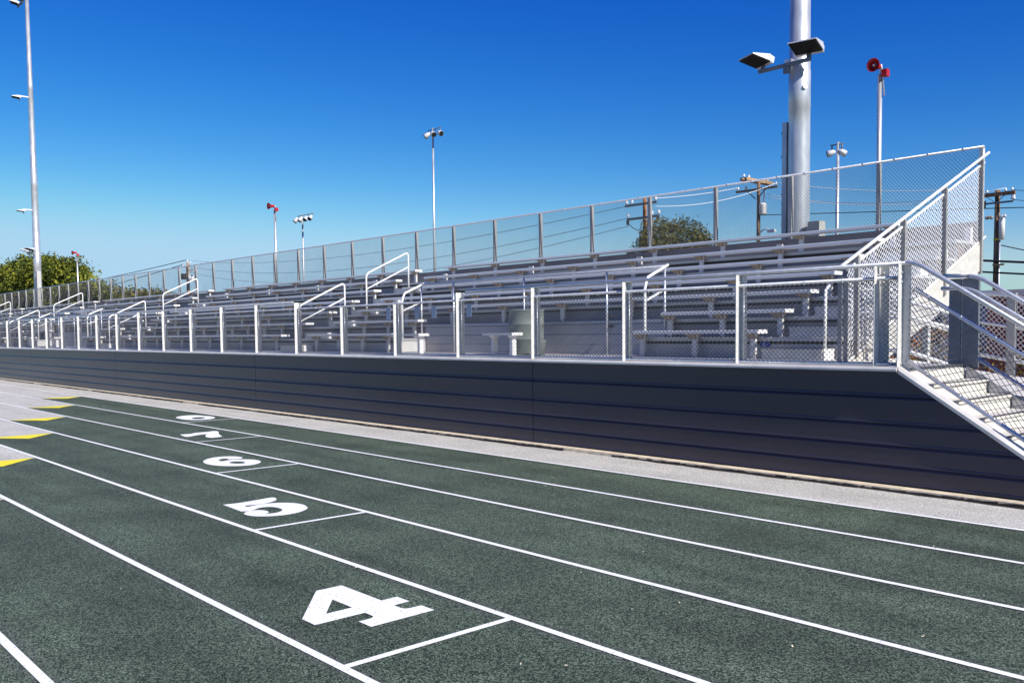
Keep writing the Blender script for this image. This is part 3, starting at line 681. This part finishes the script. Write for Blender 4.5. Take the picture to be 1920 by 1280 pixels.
# wheelchair sign and hanging plates
sg_ = thing('accessible_sign', 'small blue accessible seating sign on the first riser near the end aisle', 'sign', (-7.60, 11.935, 1.497))
MB().box(-.08, .08, -.006, .0, -.036, .036).build('plate', M['blue'], sg_)
sy = MB(); sy.lathe((-.02, -.0075, .022), (0, -1, 0), [(0, .009), (.001, .009)], 10)
sy.box(-.026, -.014, -.0085, -.0075, -.01, .014); sy.box(-.026, .012, -.0085, -.0075, -.016, -.008)
sy.tube([(-.008+.021*math.cos(math.radians(a)), -.008, -.014+.021*math.sin(math.radians(a))) for a in range(140, 361, 20)], .0028, 4)
sy.build('wheelchair_symbol', M['line'], sg_)
for x, lab in ((-18.48, 'pale blue plate hung under the second row, leftmost of its five'), (-18.03, 'pale blue plate hung under the second row, second from the left of its five'), (-17.3, 'pale blue plate under the second row at the left edge of the wheelchair bay'), (-16.65, 'pale blue plate hung at the left end of the wheelchair bay'), (-15.39, 'pale blue plate hung above the left companion bench')):
    tag(MB().box(x-.09, x+.09, 12.60, 12.606, 2.06, 2.34).build('hanging_plate', M['plate']), lab, 'plate', 'pale blue plates behind the front fence')

# ------------------------------------------------------------------ tall floodlight poles
def lamp_head(parent, x, y, z, rz, sc_=1.0, tilt=22):
    """flat visored luminaire: dark glass facing down and to the field, wedge housing behind"""
    e = bpy.data.objects.new('lamp_head', None); COL.objects.link(e); e.parent = parent; e.location = (x, y, z); e.rotation_euler = (math.radians(tilt), 0, rz)
    e.scale = (sc_,)*3
    h = MB(); W = .34
    h.hull([(-W, -.46, .02), (W, -.46, .02), (W, .16, .0), (-W, .16, .0)], [(-W, -.46, .045), (W, -.46, .045), (W, .05, .17), (-W, .05, .17)])
    h.hull([(-W*.96, .10, -.03), (W*.96, .10, -.03), (W*.96, .20, -.02), (-W*.96, .20, -.02)], [(-W*.96, .05, .168), (W*.96, .05, .168), (W*.96, .20, .13), (-W*.96, .20, .13)])
    h.box(-.06, .06, .08, .15, .17, .22)
    h.build('housing', M['lamp'], e)
    MB().hull([(-W+.02, -.44, -.004), (W-.02, -.44, -.004), (W-.02, .09, -.028), (-W+.02, .09, -.028)], [(-W+.02, -.44, .018), (W-.02, -.44, .018), (W-.02, .09, .0), (-W+.02, .09, .0)]).build('lens', M['lens'], e)
    MB().box(-.05, .05, .08, .14, -.20, -.03).build('knuckle', M['arm'], e)
    return e
def big_pole(x, y, r, label, label2=None, lean=0):
    t = thing('floodlight_pole', label, 'light pole', (x, y, 0), 0, 'tall galvanized floodlight poles behind the bleacher')
    H = 27
    MB().lathe((0, 0, 0), (0, 0, 1), [(0, r*1.04), (3.0, r*1.01), (6.0, r*.975), (6.45, r*.97), (6.46, r*.995), (7.25, r*.985), (7.26, r*.95), (12, r*.84), (12.01, r*.86), (12.6, r*.85), (12.61, r*.82), (18.5, r*.64), (18.51, r*.66), (19, r*.65), (19.01, r*.62), (H, r*.40)], 40).build('pole', M['pole'], t)
    return t, r
bp, r = big_pole(-10.62, 17.95, .232, 'massive galvanized floodlight pole rising behind the right end of the bleacher')
MB().box(-.78, .45, -.39, -.32, 7.30, 7.37).build('cross_arm', M['arm'], bp)
MB().box(-.17, -.02, -.318, -.2, 7.22, 7.46).build('clamp', M['lamp'], bp)
MB().box(-.16, -.03, -.40, -.325, 7.16, 7.295).build('bracket', M['arm'], bp)
lamp_head(bp, -.78+.06, -.40, 7.50, math.radians(-24), .83, -13); lamp_head(bp, .42, -.40, 7.51, math.radians(12), .87, -11)
MB().box(-.345, -.235, -.12, .0, 2.6, 6.20).build('conduit_box', M['pole'], bp)
bo = MB()
for zz in (3.1, 3.55, 4.0, 4.45, 4.62, 5.0, 5.45, 5.95): bo.box(-.355, -.346, -.13, -.07, zz, zz+.04)
bo.build('conduit_bolt', M['cable'], bp)
MB().lathe((.20, -.13, 6.86), (.83, -.55, 0), [(0, .05), (.03, .05)], 16).build('hand_hole_cover', M['white'], bp)
MB().box(.33, .60, -.2, .05, 3.45, 4.0).build('cabinet', M['cab'], bp)
fp, r2 = big_pole(-68.75, 17.95, .245, 'distant galvanized floodlight pole at the left edge of the photo')
for z, n_, sc_ in ((7.45, 2, .75), (10.15, 1, .7), (17.75, 1, .75), (24.15, 2, .8)):
    if n_ == 2:
        MB().box(-.85, .5, -.42, -.33, z, z+.09).build('cross_arm', M['arm'], fp)
        lamp_head(fp, -.75, -.45, z+.2, math.radians(-22), sc_*1.15, -12); lamp_head(fp, .42, -.45, z+.2, math.radians(12), sc_*1.15, -10)
    else:
        MB().box(-.05, .05, -.75, -.15, z+.22, z+.30).build('outreach_arm', M['lamp'], fp)
        lamp_head(fp, 0, -.80, z+.12, math.radians(-10), sc_*1.1, -4)
MB().box(.62, .95, -.3, -.05, 2.8, 6.2).build('conduit_box', M['cab'], fp)
MB().box(.9, 1.6, -.3, 0, 2.8, 3.7).build('cabinet', M['cab'], fp)
for x, z in ((-56, 6.45), (-32.03, 6.5), (-8.24, 6.5)):
    lab = {-56: 'farthest of the three red horn speakers, standing in front of the pine', -32.03: 'middle red horn speaker on a fence post, left of the four-lamp pole', -8.24: 'nearest red horn speaker, right of the massive floodlight pole'}[x]
    t = thing('speaker_pole', lab, 'loudspeaker', (x, RFY+.12, 0), 0, 'red horn loudspeakers on the rear fence')
    MB().tube([(0, 0, 2.5), (0, 0, z-.05)], .043, 12).build('pole', M['pole'], t)
    MB().tube([(.0, 0, z-.05)]+arc((.02, 0, z+.16), (0, 0, z-.05), (.1, 0, z-.5), .05)+[(.09, 0, z-.45)], .014, 6).build('hook_conduit', M['pipe'], t)
    hn = MB(); ax = Vector((.04, -1, -.06)).normalized(); c = Vector((-.02, -.04, z+.10))
    hn.lathe(c, ax, [(-.05, .03), (-.04, .05), (.02, .055), (.05, .045), (.13, .065), (.21, .115), (.215, .125), (.205, .115), (.10, .05)], 24); hn.build('horn', M['red'], t)
    MB().lathe(c+ax*.12, ax, [(0, .02), (.07, .018), (.09, .008)], 10).build('horn_core', M['white'], t)
    MB().box(.05, .15, -.05, .07, z-.10, z+.03).build('driver_box', M['red'], t)

# ------------------------------------------------------------------ far round floodlights on slim poles
def far_light(x, y, h, lamps, label, rz=0):
    t = thing('sports_light', label, 'light pole', (x, y, 0), rz, 'slim light poles beyond the bleacher')
    MB().tube([(0, 0, 0), (0, 0, h)], .17, 10, True, .10).build('pole', M['pole'], t)
    xs = [l[0] for l in lamps]
    MB().tube([(min(xs)-.1, 0, h-.15), (max(xs)+.1, 0, h-.15)], .045, 6).build('cross_arm', M['arm'], t)
    for lx, ly, ax in lamps:
        k_ = .62 if x == -32.5 else .8; lh = MB(); a = Vector(ax).normalized(); c = Vector((lx, ly, h-.75))
        lh.lathe(c, a, [(p*k_, q*k_) for p, q in ((-.65, .10), (-.58, .2), (-.3, .31), (.0, .37), (.3, .36))], 14)
        o = lh.build('lamp', M['lamp'], t)
        MB().lathe(c+a*.302*k_, a, [(0, .34*k_), (.02, .33*k_)], 14).build('lens', M['lens'], o)
        MB().tube([(lx, 0, h-.15), (lx, 0, h-.4), tuple(c-a*.2)], .05, 6).build('yoke', M['arm'], t)
far_light(-79.0, 60, 23.6, [(-.75, -.3, (-.6, -.6, -.6)), (.45, -.3, (.9, -.2, -.4)), (1.3, 0, (.95, -.1, -.35))], 'slim pole with three round floodlights near the middle of the sky')
far_light(-107.3, 60, 17.35, [(-1.1, -.4, (-.3, -.6, -.75)), (.1, -.4, (-.1, -.6, -.75)), (1.5, -.4, (.2, -.7, -.7)), (2.7, -.4, (.3, -.7, -.7))], 'slim pole with a bar of four white floodlights beside the red horn')
far_light(-32.5, 60, 14.7, [(-.45, -.3, (-.9, -.5, -.3)), (.3, .2, (.6, .6, -.5))], 'slim pole with two floodlights between the massive pole and the nearest horn')

# ------------------------------------------------------------------ wooden utility poles
def insul(t, x, y, z, s=1.0):
    s *= .62
    MB().lathe((x, y, z), (0, 0, 1), [(0, .03*s), (.06*s, .03*s), (.07*s, .10*s), (.13*s, .10*s), (.14*s, .06*s), (.2*s, .09*s), (.26*s, .05*s)], 8).build('insulator', M['ceramic'], t)
def upole(x, y, h, r, m_, label):
    t = thing('utility_pole', label, 'utility pole', (x, y, 0), 0, 'wooden utility poles beyond the bleacher')
    MB().tube([(0, 0, 0), (0, 0, h*.5), (0, 0, h)], r*1.15, 10, True, r*.85).build('pole', m_, t)
    return t
def xarm(t, x0_, x1_, z, m_=None, y=-.2, th=.14, dy=0):
    MB().box(x0_, x1_, y-th/2, y+th/2, z-th/2, z+th/2).build('cross_arm', m_ or M['wood'], t)
u1 = upole(-38.2, 46, 10.2, .15, M['wood_red'], 'rusty orange utility pole standing in front of the round dark tree')
xarm(u1, -1.45, 1.15, 9.86, M['arm']); xarm(u1, -1.3, 1.35, 8.98, M['arm'])
for xx in (-1.35, -.9, 1.05): insul(u1, xx, -.2, 9.94, 1.6)
for xx in (-1.2, .75, 1.3): insul(u1, xx, -.2, 9.06, 1.8); MB().box(xx-.06, xx+.06, -.35, -.2, 8.62, 8.9).build('cutout', M['cable'], u1)
MB().tube([(-.32, -.1, 0), (-.32, -.1, 8.1)], .05, 6).build('conduit', M['pipe'], u1)
MB().tube([(-1.1, -.3, 8.7), (-.7, -.3, 8.35), (-.3, -.15, 8.2), (-.1, -.15, 8.75), (.9, -.25, 8.8)], .025, 5).build('jumper_wire', M['cable'], u1)
u2 = upole(-36.25, 56, 12.1, .145, M['wood'], 'brown utility pole with a white can transformer and a braced crossarm')
xarm(u2, -1.7, 1.6, 11.5, M['wood']); MB().box(-.1, .1, -1.6, 1.7, 12.0, 12.2).build('cross_arm', M['wood_pale'], u2); MB().box(-.45, -.25, -1.6, 1.7, 12.0, 12.2).build('cross_arm', M['wood_pale'], u2)
for xx in (-1.55, -.9, 1.5): insul(u2, xx, -.2, 11.58, 1.6)
for yy in (-1.5, -.9, 1.4): insul(u2, -.2, yy, 12.2, 1.5)
for sx in (-1, 1): MB().beam((.75*sx, -.28, 11.45), (.08*sx, -.25, 10.85), .05, .05).build('brace', M['cable'], u2)
MB().lathe((.42, -.1, 9.75), (0, 0, 1), [(0, .24), (.03, .26), (.62, .27), (.66, .29), (.74, .2), (.80, .08)], 14).build('transformer', M['white'], u2)
MB().tube([(.45, -.1, 10.5), (.48, -.1, 10.9), (.6, -.1, 11.3)], .05, 6).build('bushing', M['ceramic'], u2)
MB().tube([(.1, -.2, 8.2), (.5, -.5, 8.5), (1.1, -.9, 8.62), (1.6, -1.2, 8.5)], .045, 6).build('street_lamp_arm', M['white'], u2)
MB().box(1.55, 2.1, -1.35, -1.1, 8.3, 8.5).build('street_lamp_head', M['lamp'], u2)
u3 = upole(-20.5, 56, 9.55, .16, M['wood'], 'brown utility pole with a tall white canister at the right edge')
xarm(u3, -1.0, 1.0, 9.30, M['wood'], th=.2); xarm(u3, -.95, .9, 8.82, M['arm'], th=.1)
for xx in (-.75, -.5, .5, .85): insul(u3, xx, -.2, 9.40, 1.2)
insul(u3, .9, -.2, 8.85, 2.2); MB().box(-.62, -.55, -.3, -.2, 8.55, 9.0).build('cutout', M['cable'], u3)
for sx in (-1, 1): MB().beam((.5*sx, -.3, 9.2), (.1*sx, -.25, 8.9), .03, .03).build('brace', M['cable'], u3)
MB().lathe((.3, -.1, 6.72), (0, 0, 1), [(0, .15), (1.15, .17), (1.2, .15)], 14).build('canister', M['white'], u3)
for i, xx in enumerate((-.45, -.32, -.2, .2, .38, .52)): MB().lathe((xx, -.25, 7.98+.02*(i % 2)), (0, -1, .3), [(0, .09), (.1, .1), (.14, .05)], 8).build('bushing', M['ceramic'] if i > 3 else M['bracket'], u3)
MB().lathe((0, 0, 6.72), (0, 0, 1), [(0, .175), (.08, .175)], 12).build('yellow_band', M['yellow'], u3)
MB().tube([(.2, -.12, 0), (.2, -.12, 6.7)], .05, 6).build('conduit', M['pipe'], u3)
MB().box(-.1, .5, -.3, -.15, 5.25, 5.35).build('short_arm', M['wood_pale'], u3)
u4 = upole(-135.0, 56, 12.6, .26, M['wood_pale'], 'distant pale utility pole behind the left part of the rear fence')
MB().tube([(0, 0, 12.6), (0, 0, 13.1)], .12, 6).build('top_pin', M['ceramic'], u4)
for s in (-1, 1): MB().tube([(0, -.2, 12.0), (.9*s, -.2, 12.1), (1.7*s, -.2, 12.7)], .09, 6).build('insulator_arm', M['ceramic'], u4)
MB().box(-1.4, -.4, -.5, .3, 10.2, 11.05).build('dark_box', M['cable'], u4)
MB().lathe((1.45, -.1, 9.8), (0, 0, 1), [(0, .42), (.8, .46), (.95, .2)], 12).build('transformer', M['white'], u4)
xarm(u4, .2, 2.9, 11.5, M['arm'], th=.12); insul(u4, 1.5, -.2, 11.1, 3); insul(u4, 2.7, -.2, 11.1, 3)
# ------------------------------------------------------------------ overhead wires
def wire(a, b, sag, r_, m_, label, n=22):
    a, b = Vector(a), Vector(b); pts = []
    for i in range(n+1):
        t_ = i/n; p = a.lerp(b, t_); p.z -= sag*4*t_*(1-t_); pts.append(p)
    tag(MB().tube(pts, r_, 5).build('overhead_wire', m_), label, 'wire', 'overhead wires beyond the bleacher')
wire((-37.2, 45.8, 10.1), (-37.8, 55.8, 11.8), .1, .02, M['cablew'], 'bright upper wire from the rusty pole to the transformer pole')
wire((-37.2, 45.8, 9.6), (-34.75, 55.8, 11.75), .45, .02, M['cablew'], 'bright lower wire from the rusty pole to the transformer pole')
wire((-34.8, 55.8, 11.8), (-21.2, 55.8, 9.75), .35, .02, M['cablew'], 'top bright wire between the transformer pole and the canister pole')
wire((-35.5, 55.9, 11.1), (-20.0, 55.8, 9.6), .75, .02, M['cablew'], 'middle bright wire between the transformer pole and the canister pole')
wire((-35.6, 56.3, 10.9), (-21.1, 55.7, 9.0), .35, .02, M['cablew'], 'lowest bright wire between the transformer pole and the canister pole')
wire((-36.1, 55.8, 9.7), (5, 56, 6.6), .0, .028, M['cable'], 'thin black wire crossing level behind the whole right end')
wire((-24.5, 55.7, 5.95), (8, 55.7, 2.4), .0, .07, M['cable'], 'thick black cable, upper of the two at the right edge')
wire((-25.0, 55.7, 5.35), (8, 55.7, 1.75), .0, .055, M['cable'], 'thick black cable, lower of the two at the right edge')
wire((-20.2, 55.8, 6.4), (-10, 55, 4.2), .25, .03, M['cable'], 'black service wire falling right from the white canister')
wire((-19.6, 55.8, 9.45), (0, 50, 6.0), .3, .016, M['cable'], 'thin wire running off right from the top arm of the canister pole')
wire((-19.6, 55.8, 8.9), (0, 50, 5.4), .3, .016, M['cable'], 'thin wire running off right from the lower arm of the canister pole')
for k, (z1, z2, nm) in enumerate(((9.9, 13.0, 'upper'), (9.1, 12.1, 'middle'), (8.6, 11.3, 'lower'))):
    wire((-39.5, 46, z1), (-135, 56, z2), 1.6+.5*k, .018, M['cable'], nm+' long dark wire sagging from the rusty pole to the distant pale pole')
wire((-135, 56, 13.1), (-330, 66, 15.5), 1.5, .06, M['cable'], 'upper wire running off left from the distant pale pole')
wire((-136.5, 56, 12.5), (-330, 66, 12.0), 2.0, .06, M['cable'], 'lower wire running off left from the distant pale pole')

# ------------------------------------------------------------------ trees
def leaf_cloud(blobs, n, size, rnd, flat=.0, shell=.55):
    mb = MB()
    tot = sum(b[3]*b[4]*b[5] for b in blobs)
    for (cx, cy, cz, ax, ay, az) in blobs:
        m_ = int(n*(ax*ay*az)/tot)+40
        # clumps on the blob
        nc = max(6, int(m_/26)); 
        for _ in range(nc):
            while True:
                d = Vector((rnd.uniform(-1, 1), rnd.uniform(-1, 1), rnd.uniform(-1, 1)))
                if .1 < d.length < 1: break
            d = d.normalized()*(shell+(1.04-shell)*rnd.random()**.6)
            c = Vector((cx+d.x*ax, cy+d.y*ay, cz+d.z*az)); cr_ = size*rnd.uniform(1.4, 3.0)
            for _ in range(26):
                q = Vector((rnd.gauss(0, 1), rnd.gauss(0, 1), rnd.gauss(0, .8)))*cr_*.45
                p = c+q; u = Vector((rnd.uniform(-1, 1), rnd.uniform(-1, 1), rnd.uniform(-.6, 1))).normalized()
                v = u.cross(Vector((rnd.uniform(-1, 1), rnd.uniform(-1, 1), rnd.uniform(-1, 1)))).normalized()
                s_ = size*rnd.uniform(.5, 1.0)
                mb.add([p-v*s_*.35, p+u*s_, p+v*s_*.35], [(0, 1, 2)])
    return mb
def tree(name, label, x, y, blobs, n, size, m_, trunk_h, tr_r, seed, group=None):
    rnd = random.Random(seed)
    t = thing(name, label, 'tree', (x, y, 0), 0, group)
    tk = MB().tube([(0, 0, 0), (.1, 0, trunk_h*.5), (-.1, .1, trunk_h)], tr_r, 8, True, tr_r*.6)
    for (cx, cy, cz, ax, ay, az) in blobs:
        tk.tube([(-.1, .1, trunk_h*.8), (cx*.55, cy*.5, (trunk_h+cz)*.5), (cx, cy, cz)], tr_r*.45, 6, True, tr_r*.12)
    tk.build('trunk', M['bark'], t)
    leaf_cloud(blobs, n, size, rnd).build('crown', m_, t)
    return t
tree('pine_tree', 'broad yellow-green pine behind the distant floodlight pole, its right crown', -93, 26,
     [(-1, 0, 7.7, 3.2, 2.6, 1.5), (-5, 0, 8.0, 3.0, 2.5, 1.5), (-3.5, 0, 6.8, 4.5, 3, 1.8), (2.2, 0, 7.8, 2.6, 2.2, 1.0), (4.0, 0, 7.2, 1.5, 1.4, .8), (1.0, .5, 5.6, 4, 3, 1.5), (7.5, 0, 5.6, 2.4, 2, 1.1), (9.8, 0, 6.0, 1.6, 1.5, .9), (5.5, 0, 4.9, 3.5, 2.5, 1.0), (-5, 0, 5.0, 4, 3, 1.4)], 34000, .34, M['pine'], 4.5, .4, 3, 'yellow-green pines behind the left end')
tree('pine_tree', 'broad yellow-green pine at the far left edge behind the rear fence', -110, 27,
     [(0, 0, 8.0, 4, 3, 1.7), (4.5, 0, 8.6, 3.2, 2.6, 1.5), (-4.5, 0, 7.6, 4, 3, 1.9), (2, 0, 6.2, 5, 3, 1.8), (-5, 0, 5.4, 5, 3, 1.6), (7.5, 0, 6.6, 3.5, 2.5, 1.5), (6, 0, 4.6, 4, 3, 1.4)], 30000, .34, M['pine'], 4.5, .45, 5, 'yellow-green pines behind the left end')
for i, (x, y, lab) in enumerate(((-104, 31, 'dark low tree seen through the rear fence left of the far floodlight pole'), (-93, 31, 'dark low tree seen through the rear fence right of the far floodlight pole'), (-86, 31, 'dark low tree seen through the rear fence under the pine edge'))):
    tree('low_tree', lab, x, y, [(0, 0, 3.6, 5, 3, 2.2), (3, 0, 4.2, 3, 2.4, 1.6), (-3, 0, 4.4, 3, 2.4, 1.7)], 9000, .36, M['leaf'], 2, .2, 20+i, 'dark trees behind the rear fence')
tree('conifer', 'small spiky conifer top just right of the pines behind the fence', -96.5, 32, [(0, 0, 6.6, .5, .5, .9), (0, 0, 5.6, .9, .9, .9), (0, 0, 4.4, 1.4, 1.3, 1.0), (1.6, 0, 3.9, 1.6, 1.2, .9), (-1.8, 0, 4.2, 1.0, 1, 1.2)], 3600, .26, M['leaf'], 5, .14, 31)
tree('low_tree', 'tiny yellow-green tree top peeping over the last row left of the pale pole', -84, 33, [(0, 0, 4.6, 1.1, 1, 1.1), (1.2, 0, 4.1, 1.3, 1, .8), (-.9, 0, 4.0, 1, 1, .8)], 1800, .24, M['pine'], 3, .14, 33)
tree('round_tree', 'round dark olive tree behind the rusty orange utility pole', -30.3, 38.5,
     [(.3, 0, 6.2, 1.9, 1.7, 1.35), (-.6, 0, 6.5, 1.2, 1.2, 1.15), (1.5, 0, 5.6, 1.2, 1.2, 1.2), (-1.6, 0, 5.4, 1.3, 1.2, 1.1), (-2.6, 0, 5.0, 1.1, 1, .7), (.2, 0, 4.4, 3.0, 2, 1.3)], 30000, .15, M['leaf'], 3.4, .2, 9)
tree('autumn_bush', 'yellow and red leaved bush seen through the ramp fence under the end stringer', -8.4, 20, [(0, 0, 1.3, .7, .6, .55), (-.9, 0, .8, .8, .6, .6), (.6, 0, .5, .8, .6, .5)], 5200, .085, M['autumn'], .6, .05, 12)
tree('autumn_bush', 'low reddish bush farther right behind the ramp fence', -6.6, 21, [(0, 0, .8, .9, .6, .55), (1.2, 0, .6, .9, .6, .5)], 3000, .085, M['autumn'], .4, .04, 13)

# ------------------------------------------------------------------ buildings seen through the end fences
b1 = thing('school_building', 'low pale building with a brown roof band behind the side guard mesh', 'building', (-15, 30, 0))
MB().box(.5, 2.75, 0, 1.6, 0, 3.9).build('wall', M['stucco'], b1)
MB().box(.3, 2.95, -.3, 1.8, 3.9, 4.85).build('roof', M['roof'], b1)
MB().hull([(.4, -1.2, 3.95), (2.2, -1.2, 3.95), (2.2, -.32, 3.95), (.4, -.32, 3.95)], [(.6, -1.0, 4.5), (1.5, -1.0, 4.5), (1.5, -.32, 4.5), (.6, -.32, 4.5)]).build('porch_roof', M['cab'], b1)
for xx in (1.2, 2.1):
    wq = MB().box(xx-.35, xx+.35, -.03, .0-.002, 1.2, 2.6).build('window', M['cab'], b1); MB().box(xx-.3, xx+.3, -.045, -.032, 1.26, 2.54).build('pane', M['shade'], wq)
MB().box(2.55, 2.95, -.36, -.31, 3.95, 4.3).build('blue_notice', M['plate'], b1)
b3_ = thing('pale_shed', 'small pale shed just left of the red brick building behind the wide stair posts', 'shed', (-13.4, 33, 0))
MB().box(-1.2, 1.45, 0, 2, 0, 2.75).build('wall', M['stucco'], b3_)
MB().box(-1.3, 1.55, -.1, 2.1, 2.752, 2.85).build('roof', M['roof'], b3_)
b2 = thing('brick_building', 'low red brick building behind the ramp fence at the right edge', 'building', (-3, 31, 0))
MB().box(-8.6, 10, 0, 8, 0, 2.7).build('wall', M['brick'], b2)
MB().box(-8.75, 10.2, -.2, 8.2, 2.702, 2.9).build('roof', M['stucco'], b2)
for xx in (-7, -5, -3, -1): MB().box(xx-.35, xx+.35, -.03, -.002, 1.0, 1.9).build('window', M['shade'], b2)
tree('autumn_bush', 'spiky bare bush at the far right above the brick building', -7.2, 29, [(0, 0, 2.5, 1.2, .6, .45), (1.2, 0, 2.2, 1.0, .6, .5)], 1500, .09, M['autumn'], 1.8, .05, 14)
